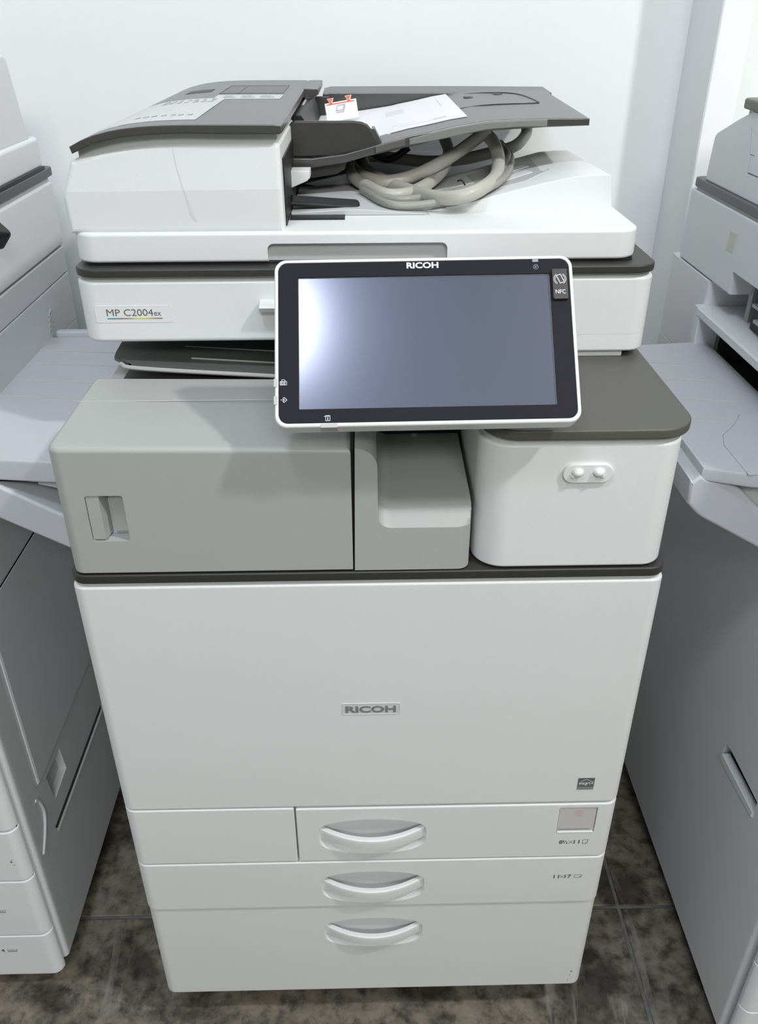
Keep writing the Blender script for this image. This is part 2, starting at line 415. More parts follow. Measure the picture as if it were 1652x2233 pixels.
# left grey cover ----------------------------------------------------
def arcpts(cx, cz, rx, rz, a0, a1, n=8): return [(cx+rx*cos(radians(a0+(a1-a0)*k/n)), cz+rz*sin(radians(a0+(a1-a0)*k/n))) for k in range(n+1)]
gp = [(-.287, .7600), (-.0160, .7600), (-.0160, .8905)] + [(-.028, .8945), (-.040, .8962)] + [(-.287, .8962)]
gb = rbox(-.2875, -.0160, 0, .167, .7605, .8962, (.012, .0008, .001, .006), .0055, 8, .0012)
for v in gb.verts:      # top falls away gently toward the right edge
    if v.co.z > .885 and v.co.x > -.06: v.co.z -= .004
rec = fplate(-.2612, -.2262, .7972, .8468, -.004, .017, .003, .0, 6)
gb = cut(gb, rec, box(-.30, .0, .1028, .1034, .8958, .91))
gcov = part('grey_cover', gb, GREY, 'light grey front cover with recessed latch')
obj('top_seam', box(-.2860, -.0170, .1026, .1034, .8955, .8965, .0002), RIM, gcov)
obj('latch_recess', join(box(-.2625, -.2250, .0168, .020, .796, .848)), RIM, gcov, smooth=False)
lt = bmesh.new()
lt = prism([(-.2606, .0012), (-.2488, .0012), (-.2455, .0165), (-.2606, .0165)], 'z', .7985, .8458, .0008)
obj('latch', lt, GREY, gcov, 'flat release latch')
obj('recess_step', box(-.2430, -.2290, .0125, .0170, .8005, .8430, .001), GREY, gcov)

# middle notched cover ---------------------------------------------------
def notch_ring(y, fz):
    out = [(-.0143, y, .7600)]
    cs = [pi/2*k/6 for k in range(7)]
    rc_ = .0120
    P = lambda a, z: (.0855+rc_*sin(a), max(y, rc_*(1-cos(a))), z)     # corner rounded in plan
    out += [P(a, .7600) for a in cs] + [P(a, fz) for a in reversed(cs)]
    poly = [(.055, fz), (.021, fz)] + arcpts(.021, fz+.012, .0125, .012, 270, 180, 6)
    poly += [(.0080, .874)] + arcpts(-.0130, .8725, .0210, .0200, 0, 88, 8)
    return out+[(x, y, z) for x, z in poly]
rings = [notch_ring(y, z) for y, z in ((.0, .8080), (.0012, .8092), (.006, .8145), (.011, .8205), (.017, .8248), (.026, .8272), (.165, .8350))]
part('grey_notched_cover', loft(rings), GREY, 'grey cover stepped down for the inner chute')
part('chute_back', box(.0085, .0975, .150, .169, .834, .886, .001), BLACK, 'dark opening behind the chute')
part('chute_slot', box(.030, .088, .144, .1505, .848, .862, .001), DARK)
part('seam_filler', box(-.0170, -.0135, .008, .12, .7605, .888), BLACK, smooth=False)

# right white cover with dark cap -----------------------------------------
wc = part('white_cover', rbox(.1015, .2885, .0, .165, .7605, .8935, (.030, .024, .002, .002), .003, 12), WHITE, 'white front box under the dark cap')
obj('rim', rbox(.1045, .2860, .003, .16, .8930, .8995, (.030, .024, .002, .002), .0005, 12), RIM, wc, 'pale grey recessed rim')
pb = rbox(.1770, .2230, .8555, .8750, -.0, .0035, .0097, .0012, 8, 0); pb.transform(Matrix(((1, 0, 0, 0), (0, 0, -1, 0), (0, 1, 0, 0), (0, 0, 0, 1))))
kp = obj('hook_plate', pb, WHITE, wc, 'pill shaped plate with two hooks')
def dome(rx, ry, rz, loc):
    b = bmesh.new(); bmesh.ops.create_uvsphere(b, u_segments=20, v_segments=12, radius=1)
    b.transform(T(loc) @ Matrix.Diagonal((rx, ry, rz, 1))); return b
for hx, sg in ((.1900, 1), (.2095, -1)):
    obj('hook', join(dome(.0056, .0060, .0046, (hx, -.0030, .8672)), dome(.0030, .0042, .0034, (hx-.0038*sg, -.0015, .8632))), WHITE, wc)
part('cap', rbox(.1030, .2965, -.004, .665, .8992, .9095, (.034, .036, .006, .004), .0022, 12), CAPM, 'dark charcoal cap on the right')
part('scanner_stand', rbox(.06, .2730, .1795, .60, .9092, .9200, (.002, .002, .001, .001), .0008), WHITE)
part('stand_foot', rbox(.20, .286, .195, .62, .9092, .9200, .004, .001), BLACK)

# inner exit bay and its grey tray ----------------------------------------
part('bay_back', box(-.275, .20, .60, .64, .886, .934), BLACK, smooth=False)
part('bay_side', box(.045, .062, .174, .62, .886, .932), BLACK, smooth=False)
def trayz(x, y): return .9075-(x+.27)*.072+(y-.17)*.055
grid = []
bm = bmesh.new(); NX, NY = 16, 28
tv = {}
for s_, dz in ((0, 0), (1, -.0035)):
    for i in range(NX+1):
        for j in range(NY+1):
            x = -.272+.315*i/NX; y = .178+.40*j/NY
            cr = .022
            if i == 0 and y < .178+cr: x = -.272+cr-math.sqrt(max(0, cr**2-(.178+cr-y)**2))
            tv[s_, i, j] = bm.verts.new((x, y, trayz(x, y)+dz))
for i in range(NX):
    for j in range(NY):
        bm.faces.new([tv[0, a, b] for a, b in ((i, j), (i+1, j), (i+1, j+1), (i, j+1))])
        bm.faces.new([tv[1, a, b] for a, b in ((i, j), (i, j+1), (i+1, j+1), (i+1, j))])
for i in range(NX):
    for j, o in ((0, 1), (NY, -1)):
        bm.faces.new([tv[0, i, j], tv[1, i, j], tv[1, i+1, j], tv[0, i+1, j]])
for j in range(NY):
    for i in (0, NX):
        bm.faces.new([tv[0, i, j], tv[0, i, j+1], tv[1, i, j+1], tv[1, i, j]])
it = part('exit_tray', bm, mat('mid_grey_plastic', (.10, .105, .10), .4, .5, .04), 'dark grey ribbed exit tray in the bay')
obj('tray_lip', tube([(-.262, .1830, trayz(-.262, .183)-.003), (-.240, .1765, trayz(-.24, .177)-.004), (-.10, .1760, trayz(-.10, .177)-.004), (.04, .1760, trayz(.04, .177)-.004)], .0024, 8, 6), GREY, it, 'pale front lip')
for k, y in enumerate((.200, .232, .272, .322)):
    obj('rib', tube([(-.19-.012*k, y, trayz(-.19, y)+.0002), (.04, y, trayz(.04, y)+.0012)], .0011, 6, 2), GREY, it)
part('bay_floor', rbox(-.262, .05, .166, .60, .8855, .8880, .01, .0006), DARK)

# scanner and feeder unit modelled slightly under size, then scaled up about the camera
UPPER_CAM_SCALE = Matrix.Translation((0.00016, 0.17203, 0.93190)) @ Matrix.Scale(1.0456, 4) @ Matrix.Translation((0, -.135, -.945))
CAM_SCALE = UPPER_CAM_SCALE
# scanner unit --------------------------------------------------------------
sc_ = rbox(-.2805, .2825, .135, .655, .9450, 1.0060, (.020, .020, .004, .004), .0035, 10, .0045)
scan = part('scanner_body', sc_, WHITE, 'white flatbed scanner body')
obj('lower_step', rbox(.07, .2825, .1352, .64, .9305, .953, (.004, .020, .004, .004), .003, 10), WHITE, scan)
obj('rim', rbox(-.2770, .2790, .1385, .65, 1.0055, 1.0100, (.018, .018, .003, .003), .0005, 10), RIM, scan, 'pale grey recessed rim')
part('scanner_band', rbox(-.2800, .2825, .1320, .655, 1.0098, 1.0178, (.022, .022, .004, .004), .0018, 10), DARK, 'dark charcoal band round the scanner')
part('scanner_glass_frame', rbox(-.270, .262, .150, .640, 1.0170, 1.0200, .01, .0004), BLACK)
nm = obj('model_plate', cut(fplate(-.2640, -.1890, .9655, .9825, .1346, .137, .0025, .0002), fplate(-.2632, -.1898, .9662, .9818, .133, .1347, .002, 0)), WHITE, scan, 'recessed model name plate')
obj('lettering', join(put(text_bm('MP C2004', .0068, .0452, .0, .0002), -.2530, .1347, .9722), put(text_bm('ex', .0038, .0068, 0, .0002), -.2070, .1347, .9722)), INK, scan, smooth=False)
obj('colour_bar', box(-.2530, -.1995, .1345, .1349, .9692, .9702), RAINBOW, scan, smooth=False)

# platen lid ------------------------------------------------------------------
ld = rbox(-.2785, .2640, .145, .660, 1.0205, 1.0485, (.022, .022, .006, .006), .0035, 10, .003)
ld = cut(ld, fplate(-.0935, .0785, 1.016, 1.0378, .12, .1530, .006, 0, 6))
lid = part('platen_lid', ld, WHITE, 'white scanner lid with finger recess')
obj('recess_lining', box(-.0940, .0790, .1526, .1545, 1.0205, 1.0385), RIM, lid, smooth=False)

# document feeder -------------------------------------------------------------
top = [(-.2785, 1.0470), (-.2800, 1.0800), (-.2685, 1.1105), (-.2630, 1.1130), (-.2366, 1.1178), (-.2066, 1.1222), (-.1850, 1.1238), (-.165, 1.1243), (-.120, 1.1248), (-.0800, 1.1250), (-.0768, 1.1225), (-.0765, 1.0470)]
ab = loft([[(x, .1500, z) for x, z in top], [(x, .64, z) for x, z in top]])
bmesh.ops.recalc_face_normals(ab, faces=ab.faces)
bmesh.ops.bisect_plane(ab, geom=ab.verts[:]+ab.edges[:]+ab.faces[:], plane_co=(-.17, 0, 1.0862), plane_no=(0, 0, 1))
for v in ab.verts:
    if v.co.y < .2 and v.co.z > 1.0863: v.co.y += (v.co.z-1.0862)*.12
ab.edges.ensure_lookup_table()
ed = [e for e in ab.edges if max(v.co.y for v in e.verts) < .2 and len(e.link_faces) == 2 and e.calc_face_angle(0) > .6]
bmesh.ops.bevel(ab, geom=ed, offset=.0045, segments=4, profile=.5, affect='EDGES')
adf = obj('document_feeder', ab, WHITE, M, 'white document feeder housing', ang=5)
obj('side_opening', box(-.0770, -.0752, .170, .63, 1.0490, 1.110, .0005), BLACK, adf, 'dark feeder mouth')
rimp = [(-.2610, 1.1115), (-.2366, 1.1165), (-.2066, 1.1210), (-.165, 1.1235), (-.0790, 1.1242), (-.0790, 1.1325), (-.165, 1.1335), (-.2066, 1.1320), (-.2366, 1.1285), (-.2610, 1.1200)]
obj('rim', prism(rimp, 'y', .1585, .63, .0006, 1), RIM, adf, 'pale grey strip below the cover')
def smear(pts, m, parent, ya):
    bm = bmesh.new(); L_, R_ = [], []
    for x, z, wd in pts: L_.append(bm.verts.new((x-wd/2, ya(z), z))); R_.append(bm.verts.new((x+wd/2, ya(z), z)))
    for k in range(len(pts)-1): bm.faces.new((L_[k], R_[k], R_[k+1], L_[k+1]))
    return obj('smear', bm, m, parent, 'faint grey scuff streak', smooth=False)
smear([(-.1735, 1.1215, .0005), (-.1725, 1.1080, .0010), (-.1700, 1.0970, .0012), (-.1675, 1.0863, .0014), (-.1645, 1.0740, .0022), (-.1615, 1.0620, .0040), (-.1585, 1.0575, .0010)],
      mat('scuff_grey', (.70, .71, .705), .45), adf, lambda z: .1500-.0002+max(0, z-1.0862)*.12)
# curved dark cover
ctop = [(-.2650, 1.1238), (-.2540, 1.1290), (-.2420, 1.1332), (-.2295, 1.1362), (-.2170, 1.1383), (-.2030, 1.1398), (-.1880, 1.1408), (-.1740, 1.1412), (-.1600, 1.1414), (-.1200, 1.1414), (-.0800, 1.1412), (-.0740, 1.1400)]
cpoly = ctop+[(-.0735, 1.1345), (-.0760, 1.1330), (-.12, 1.1332), (-.160, 1.1340), (-.189, 1.1334), (-.218, 1.1310), (-.243, 1.1258), (-.2635, 1.1178)]
cv = prism(cpoly, 'y', .1470, .665, .0012, 2)
cover = part('feeder_cover', cv, DARKTOP, 'dark curved feeder cover with stickers')
obj('cover_tab', prism([(-.0745, 1.1412), (-.0560, 1.1412), (-.0560, 1.1345), (-.064, 1.1290), (-.0745, 1.1290)], 'y', .52, .665, .001, 2), DARKTOP, cover)
def ztop(x):
    for (a, za), (b, zb) in zip(ctop, ctop[1:]):
        if a <= x <= b: return za+(zb-za)*(x-a)/(b-a)
    return 1.1412
def sticker(x0, x1, y0, y1, m, name, sh=0.0, lift=.0004, label=None, parent=cover):
    n = 10; bm = bmesh.new(); vs_ = []
    for i in range(n+1):
        x = x0+(x1-x0)*i/n
        vs_.append([bm.verts.new((x, y, ztop(x)+lift+dz)) for y in (y0, y1) for dz in (0, -.0003)])
    for a, b in zip(vs_, vs_[1:]):
        bm.faces.new((a[0], b[0], b[2], a[2])); bm.faces.new((a[1], a[3], b[3], b[1]))
        bm.faces.new((a[0], a[1], b[1], b[0])); bm.faces.new((a[2], b[2], b[3], a[3]))
    bm.faces.new(vs_[0]); bm.faces.new(vs_[-1])
    return obj(name, bm, m, parent, label, smooth=False)
st = sticker(-.2450, -.1560, .185, .395, LABEL, 'sticker', label='large white label with worn grey print')
for row, yy in enumerate((.222, .352, .372)):
    for i in range(7):
        xa = -.222+i*.0085+random.uniform(0, .002)
        sticker(xa, xa+random.uniform(.003, .0055), yy, yy+random.uniform(.006, .012), INKL, 'print_mark', lift=.0009, parent=cover)
s2 = sticker(-.1700, -.0935, .385, .435, LABEL, 'sticker', label='narrow white instruction label')
for xa, xb in ((-.160, -.146), (-.140, -.124), (-.118, -.102)):
    sticker(xa, xb, .400, .404, INKL, 'print_mark', lift=.0009, parent=cover); sticker(xa, xb-.005, .416, .420, INKL, 'print_mark', lift=.0009, parent=cover)
s3 = sticker(-.1720, -.0955, .455, .570, mat('grey_sticker', (.12, .12, .118), .4), 'sticker', label='grey sticker outlined in white')
for a in ((-.1720, -.0955, .563, .568), (-.1720, -.1710, .455, .570), (-.1500, -.1490, .455, .570)):
    sticker(*a, GINK, 'outline', lift=.0009, parent=cover)
s4 = sticker(-.218, -.187, .485, .525, BLACK, 'stain', label='dark smudge'); s4.data.materials[0] = mat('smudge_grey', (.05, .05, .048), .5)

# feed tray --------------------------------------------------------------------
tx = [(-.0900, 1.0925), (-.055, 1.0920), (-.021, 1.0960), (.0035, 1.1022), (.028, 1.1088), (.050, 1.1140), (.071, 1.1177), (.095, 1.1228), (.1286, 1.1278), (.160, 1.1292), (.191, 1.1298), (.230, 1.1296), (.2375, 1.1290)]
def tz(x):
    for (a, za), (b, zb) in zip(tx, tx[1:]):
        if a <= x <= b: return za+(zb-za)*(x-a)/(b-a)
    return tx[-1][1] if x > 0 else tx[0][1]
tp = tx+[(.2375, 1.1225), (.191, 1.1212), (.1286, 1.1178), (.095, 1.1128), (.071, 1.1077), (.028, .9985+.1), (.0035, 1.0935), (-.021, 1.0870), (-.055, 1.0825), (-.0900, 1.0828)]
ft = prism(tp, 'y', .29, .63, .0016, 2)
for v in ft.verts:
    if v.co.x > .2: v.co.x += (v.co.y-.29)*.05
tray = part('feed_tray', ft, DARKTOP, 'dark grey sloping document tray')
rimz = [(-.0545, 1.1262), (-.045, 1.1285), (.05, 1.1285), (.15, 1.1280), (.262, 1.1268), (.262, 1.118), (.15, 1.112), (.05, 1.085), (-.0545, 1.083)]
rm = prism(rimz, 'y', .618, .690, .0015, 2)
for v in rm.verts:
    if v.co.z > 1.12: v.co.z += (v.co.y-.618)*.04
obj('back_rim', rm, DARKTOP, tray, 'raised back wall of the tray')
obj('edge_strip', prism([(.048, 1.1050), (.071, 1.1085), (.1286, 1.1195), (.160, 1.1218), (.1925, 1.1222), (.1925, 1.1287), (.160, 1.1280), (.1286, 1.1265), (.095, 1.1218), (.071, 1.1165), (.048, 1.1110)], 'y', .2865, .2925, .0008, 1), PALE, tray, 'pale strip along the front edge')
obj('edge_strip', prism([(.012, 1.0965), (.044, 1.1040), (.044, 1.1115), (.012, 1.1036)], 'y', .2868, .2925, .0008, 1), CAPM, tray)
g1 = [(.045, 1.0), (.200, 1.0), (.212, .62), (.205, .56), (.060, .52)]
gl = []
for x, y in ((.105, .430), (.150, .438), (.205, .445), (.214, .47), (.205, .57), (.165, .595), (.11, .60)): gl.append((x, y, tz(x)+.0003))
obj('guide_line', tube(gl, .0008, 6, 5), DARK, tray)
for hx, hy in ((.138, .545), (.180, .575)):
    q = rbox(-.006, .006, -.012, .012, 0, .0006, .0059, .0002, 6); q.transform(T((hx, hy, tz(hx)-.0001)))
    obj('peg_hole', q, BLACK, tray)
# side guide facing the viewer
gd = [(-.0765, 1.0920), (-.0795, 1.0945), (-.0795, 1.1220), (-.0765, 1.1262), (-.0725, 1.1275), (-.010, 1.1272), (-.002, 1.1262), (.004, 1.1238), (.0085, 1.1190), (.0150, 1.1080), (.0175, 1.1030), (-.030, 1.0935)]
obj('paper_guide', prism(gd, 'y', .298, .306, .0018, 3), DARK, tray, 'charcoal side guide for the originals')
obj('guide_foot', prism([(.0065, 1.1050), (.0200, 1.1055), (.0120, 1.1195), (.0092, 1.1195)], 'y', .300, .325, .001, 2), DARKTOP, tray)
# rear guide and dark feed parts behind
gd2 = [(-.0700, 1.0920), (-.0700, 1.1230), (-.0640, 1.1252), (-.0450, 1.1252), (-.030, 1.0960)]
obj('paper_guide', prism(gd2, 'y', .600, .610, .0015, 2), DARK, tray, 'far side guide')
obj('feed_roller_cover', prism([(-.0765, 1.0930), (-.0765, 1.1290), (-.0680, 1.1290), (-.0600, 1.1180), (-.0560, 1.0930)], 'y', .34, .598, .001, 2), BLACK, tray)
obj('hinge_plate', box(-.0745, -.0700, .45, .66, 1.1265, 1.1290, .0008), RIM, tray)
# under the tray
obj('tray_bracket', prism([(-.0765, 1.0860), (-.0560, 1.0860), (-.0560, 1.0790), (-.0590, 1.0760), (-.0765, 1.0690)], 'y', .250, .275, .0012, 2), WHITE, tray, 'small white bracket below the tray')
obj('tray_underside', prism([(-.0620, 1.0835), (-.018, 1.0868), (-.021, 1.0790), (-.030, 1.0745), (-.0620, 1.0700)], 'y', .300, .60, .001, 2), DARK, tray)
for y_ in (.40, .44):
    obj('feed_shaft', tube([(-.074, y_, 1.066+(y_-.4)*.2), (-.0, y_+.01, 1.078+(y_-.4)*.2)], .0045, 10, 3), BLACK, tray)

# output surface under the tray -----------------------------------------------------
ox = [(.0200, 1.0480), (.070, 1.0500), (.1000, 1.0555), (.129, 1.0626), (.158, 1.0700), (.186, 1.0764), (.215, 1.0818), (.235, 1.0835), (.2490, 1.0837)]
op = ox+[(.2520, 1.0815), (.2570, 1.0480)]
ow = prism(op, 'y', .232, .40, .0015, 2)
for v in ow.verts:
    if v.co.x > .2 and v.co.y > .3: v.co.x -= .008
    if v.co.y < .3 and v.co.z < 1.05: v.co.y += .0
outs = part('output_ramp', ow, WHITE, 'raised white ramp on the lid')
def oz(x):
    for (a, za), (b, zb) in zip(ox, ox[1:]):
        if a <= x <= b: return za+(zb-za)*(x-a)/(b-a)
    return 1.048
def on_ramp(pts, m, name, lift=.0006, th=.0008):
    bm = bmesh.new()
    P = []
    for i in range(len(pts)):
        a, b = pts[i], pts[(i+1) % len(pts)]
        for k in range(4): P.append((a[0]+(b[0]-a[0])*k/4, a[1]+(b[1]-a[1])*k/4))
    lo = [bm.verts.new((x, y, oz(x)+lift-th)) for x, y in P]; hi = [bm.verts.new((x, y, oz(x)+lift)) for x, y in P]
    cx = sum(p[0] for p in P)/len(P); cy = sum(p[1] for p in P)/len(P); c = bm.verts.new((cx, cy, oz(cx)+lift))
    n = len(P)
    for i in range(n):
        bm.faces.new((lo[i], lo[(i+1) % n], hi[(i+1) % n], hi[i])); bm.faces.new((hi[i], hi[(i+1) % n], c))
    return obj(name, bm, m, outs, smooth=False)
on_ramp([(.128, .262), (.170, .262), (.200, .290), (.196, .372), (.120, .372)], RIM, 'recess_panel')
on_ramp([(.140, .278), (.182, .292), (.178, .308), (.136, .296)], WHITE, 'rib', .0016)
on_ramp([(.150, .318), (.184, .326), (.180, .340), (.146, .334)], WHITE, 'rib', .0016)
part('output_plate', prism([(-.0745, 1.0485), (.066, 1.0485), (.060, 1.0500), (.030, 1.0520), (.0, 1.0545), (-.020, 1.0545), (-.0745, 1.0515)], 'y', .215, .60, .0008, 1), RIM, 'pale output shelf under the tray')
part('output_ridge', prism([(-.072, 1.0545), (-.004, 1.0690), (.010, 1.0655), (.004, 1.0550), (-.05, 1.0510)], 'y', .36, .40, .0015, 2), WHITE)
part('output_ridge', prism([(-.074, 1.0590), (-.010, 1.0730), (-.006, 1.0700), (-.070, 1.0540)], 'y', .42, .47, .001, 2), DARK)
part('output_gap', box(-.0745, -.020, .196, .216, 1.0485, 1.0498), BLACK, smooth=False)
lv = rbox(-.0760, -.0050, -.006, .006, -.0030, .0030, (.001, .0055, .0055, .001), .0025, 6)
lv.transform(T((0, .2350, 1.0545)) @ Matrix.Rotation(radians(4), 4, 'Y') @ Matrix.Rotation(radians(14), 4, 'X') @ Matrix.Diagonal((1, 1.5, 1, 1)))
part('output_lever', lv, BLACK, 'black rounded output lever')
part('small_hook', tube([(.1120, .300, oz(.112)+.001), (.1075, .302, oz(.1075)+.0095), (.1020, .303, oz(.1020)+.0100)], .0010, 8, 5), BLACK)

CAM_SCALE = None
# control panel ------------------------------------------------------------------------
PM = T((.0502, .0135, .9872)) @ Matrix.Rotation(-.0056, 4, 'Z') @ Matrix.Rotation(-.7097, 4, 'X') @ Matrix.Rotation(-.0111, 4, 'Y')
fr = fplate(-.1287, .1285, -.0745, .0752, -.0015, .0150, .0105, .0022, 8)
fr = cut(fr, fplate(-.1256, .1254, -.0712, .0720, -.01, .0010, .0082, 0, 8))
pan = part('control_panel', fr, PWHITE, 'tilted touch panel with white frame', xf=PM)
bz = fplate(-.1253, .1251, -.0709, .0717, -.0008, .0060, .0080, .0006, 8)
bz = cut(bz, fplate(-.10825, .10825, -.05875, .05875, -.01, .0012, .0008, 0, 4))
obj('bezel', bz, BEZEL, pan, 'black bezel', xf=PM)
obj('screen', fplate(-.1080, .1080, -.0585, .0585, .0008, .0030, .0005, .0001, 4), SCREEN, pan, 'blank grey screen', xf=PM, smooth=False)
obj('panel_back', join(fplate(-.110, .110, -.060, .060, .0145, .030, .010, .004), fplate(-.05, .05, -.04, .03, .029, .050, .008, .003)), GREY, pan, 'rear housing of the panel', xf=PM)
def pput(bm, x, z, y=-.0008): bm.transform(PM @ T((x, y, z))); return bm
obj('lettering', pput(text_bm('RICOH', .0056, .0275, .035, .0003), -.0148, .0652), WINK, pan, 'white maker name', smooth=False)
nf = obj('nfc_block', fplate(.1098, .1228, .0338, .0616, -.0038, .0002, .0015, .0006, 4), DARK, pan, 'raised contactless reader block', xf=PM)
def circ(r, n=24, a0=0, a1=2*pi): return [(r*cos(a0+(a1-a0)*k/n), r*sin(a0+(a1-a0)*k/n)) for k in range(n+1)]
ph = [(-.0013, -.0040), (.0031, -.0028), (.0013, .0040), (-.0031, .0028)]
ph = [(-.0002, -.0040), (.0036, -.0028), (.0010, .0042), (-.0028, .0030)]
ph = [(x*1, z) for x, z in ((-.0030, .0030), (.0006, .0042), (.0036, -.0026), (.0002, -.0040))]
icon = join(wire(ph, .0006, .0002, True), wire(circ(.0042, 12, radians(135), radians(235)), .0004, .0002), wire(circ(.0052, 12, radians(125), radians(240)), .0004, .0002),
            wire(circ(.0042, 12, radians(-45), radians(55)), .0004, .0002), wire(circ(.0052, 12, radians(-58), radians(60)), .0004, .0002))
icon.transform(PM @ T((.1163, -.0038, .0520)))
obj('icon', icon, WINK, pan, smooth=False)
t_ = text_bm('NFC', .0038, .0086, .006, .0003); t_.transform(PM @ T((.1120, -.0038, .0385))); obj('lettering', t_, WINK, pan, smooth=False)
pi_ = join(wire(circ(.0021, 16), .0004, .0002, True), wire([(-.0010, -.0008), (-.0003, .0009), (.0003, -.0007), (.0010, .0009)], .0004, .0002))
obj('icon', pput(pi_, .0968, .0648), GINK, pan, smooth=False)
obj('indicator', fplate(.0940, .0992, .0692, .0722, -.0012, .0, .0003, .0001), GINK, pan, xf=PM)
# left media and fax icons, lower info icon
fax = join(wire([(-.0028, -.0020), (.0026, -.0020), (.0026, .0010), (-.0028, .0010)], .0004, .0002, True), wire([(-.0014, .0010), (-.0014, .0026), (.0006, .0026), (.0014, .0018), (.0014, .0010)], .0004, .0002),
           wire([(-.0006, -.0016), (-.0006, .0006)], .0004, .0002), wire([(.0003, -.0016), (.0003, .0006)], .0004, .0002), wire([(.0012, -.0016), (.0012, .0006)], .0004, .0002), wire([(-.0018, -.0016), (-.0018, .0006)], .0006, .0002))
obj('icon', pput(fax, -.1212, -.0352), WINK, pan, smooth=False)
din = join(wire([(.0000, .0022), (.0024, 0), (0, -.0022), (-.0010, -.0012)], .0005, .0002), wire([(-.0010, .0012), (0, .0022)], .0005, .0002), wire([(-.0028, 0), (.0004, 0)], .0004, .0002), wire([(-.0006, .0008), (.0004, 0), (-.0006, -.0008)], .0004, .0002))
obj('icon', pput(din, -.1208, -.0503), WINK, pan, smooth=False)
inf = join(wire([(-.0016, -.0022), (.0020, -.0022), (.0020, .0022), (-.0016, .0022)], .0004, .0002, True), wire([(-.0028, .0016), (.0014, .0016)], .0004, .0002), wire([(.0002, -.0016), (.0002, .0006)], .0006, .0002))
obj('icon', pput(inf, -.0846, -.0668), WINK, pan, smooth=False)
for a in ((-.1294, -.1262, -.0392, -.0318), (-.1294, -.1262, -.0545, -.0470)):
    obj('indicator', fplate(*a, -.0019, .010, .0004, .0003), RIM, pan, xf=PM)
obj('indicator', fplate(-.0905, -.0765, -.0752, -.0716, -.0019, .010, .0004, .0003), RIM, pan, xf=PM)
obj('microphone', fplate(.1140, .1144, -.0646, -.0642, -.0012, -.0005, .0001, 0), BLACK, pan, xf=PM, smooth=False)
# swivel arm from scanner to panel
part('panel_arm', prism([(.178, .950), (.060, .953), (.042, .972), (.060, .992), (.178, .985)], 'x', -.02, .12, .004, 3), WHITE, 'arm carrying the panel')
CAM_SCALE = UPPER_CAM_SCALE
part('arm_bracket', prism([(.1380, .9872), (.1240, .9862), (.1200, .9830), (.1240, .9782), (.1380, .9762)], 'x', -.1035, .03, .002, 2), WHITE)

# ================================================================ PAPERS AND CABLES
def sheet(name, zf, xs, y0f, y1f, label, cat, th=.0004, m=PAPER):
    bm = bmesh.new(); n = 20; mm = 8; V = {}
    for s in (0, 1):
        for i in range(n+1):
            x = xs[0]+(xs[1]-xs[0])*i/n
            for j in range(mm+1):
                y = y0f(x)+(y1f(x)-y0f(x))*j/mm
                V[s, i, j] = bm.verts.new((x, y, zf(x, j/mm)-s*th))
    for i in range(n):
        for j in range(mm):
            bm.faces.new([V[0, a, b] for a, b in ((i, j), (i+1, j), (i+1, j+1), (i, j+1))]); bm.faces.new([V[1, a, b] for a, b in ((i, j), (i, j+1), (i+1, j+1), (i+1, j))])
    for i in range(n):
        for j in (0, mm): bm.faces.new([V[0, i, j], V[1, i, j], V[1, i+1, j], V[0, i+1, j]])
    for j in range(mm):
        for i in (0, n): bm.faces.new([V[0, i, j], V[0, i, j+1], V[1, i, j+1], V[1, i, j]])
    o = obj(name, bm, m, None); return tag(o, label, cat)
def lerp(pts, x):
    for (a, za), (b, zb) in zip(pts, pts[1:]):
        if x <= b: return za+(zb-za)*max(0, (x-a))/(b-a)
    return pts[-1][1]
PF = [(-.074, 1.0985), (-.046, 1.0990), (.0, 1.1020), (.022, 1.1053), (.045, 1.1083), (.0650, 1.1105), (.095, 1.1118), (.1145, 1.1125)]
PB = [(-.074, 1.1010), (-.046, 1.1025), (.0, 1.1072), (.042, 1.1130), (.080, 1.1180), (.1145, 1.1222)]
def pzf(x, t):
    s = t*t*(3-2*t)
    return max(lerp(PF, x)*(1-s)+lerp(PB, x)*s + .0012*sin(t*pi), tz(x)+.0012 if x > .03 else 0)
# front edge of the paper lifts clear of the tray near its right end
pap = sheet('paper_sheet', pzf, (-.0715, .1145), lambda x: .345, lambda x: .612, 'white printed sheet lying on the document tray, right end curled up', 'paper', .0008)
def on_paper(x0, x1, t0, t1, m, name='print_mark'):
    bm = bmesh.new(); y = lambda t: .345+.267*t
    n = 6
    top = [[bm.verts.new((x0+(x1-x0)*i/n, y(t), pzf(x0+(x1-x0)*i/n, t)+.0005)) for i in range(n+1)] for t in (t0, t1)]
    bot = [[bm.verts.new((x0+(x1-x0)*i/n, y(t), pzf(x0+(x1-x0)*i/n, t)-.0002)) for i in range(n+1)] for t in (t0, t1)]
    for i in range(n):
        bm.faces.new((top[0][i], top[0][i+1], top[1][i+1], top[1][i])); bm.faces.new((top[0][i], bot[0][i], bot[0][i+1], top[0][i+1])); bm.faces.new((top[1][i], top[1][i+1], bot[1][i+1], bot[1][i]))
    return obj(name, bm, m, pap, smooth=False)
on_paper(.030, .094, .075, .085, INKF)
on_paper(.080, .094, .083, .105, INKL)
on_paper(-.012, -.011, .25, .50, INKF)
on_paper(.097, .0976, .50, .78, INKF)
on_paper(.030, .052, .53, .72, mat('faint_print_block', (.74, .74, .77), .6))
on_paper(.010, .060, .15, .156, INKF)
sheet('paper_sheet', lambda x, t: max(lerp(PF, x)-.0042+.001*t, tz(x)+.0004), (-.072, .030), lambda x: .352, lambda x: .600, 'lower white sheet under the curled printed sheet, mostly hidden', 'paper', .0006)

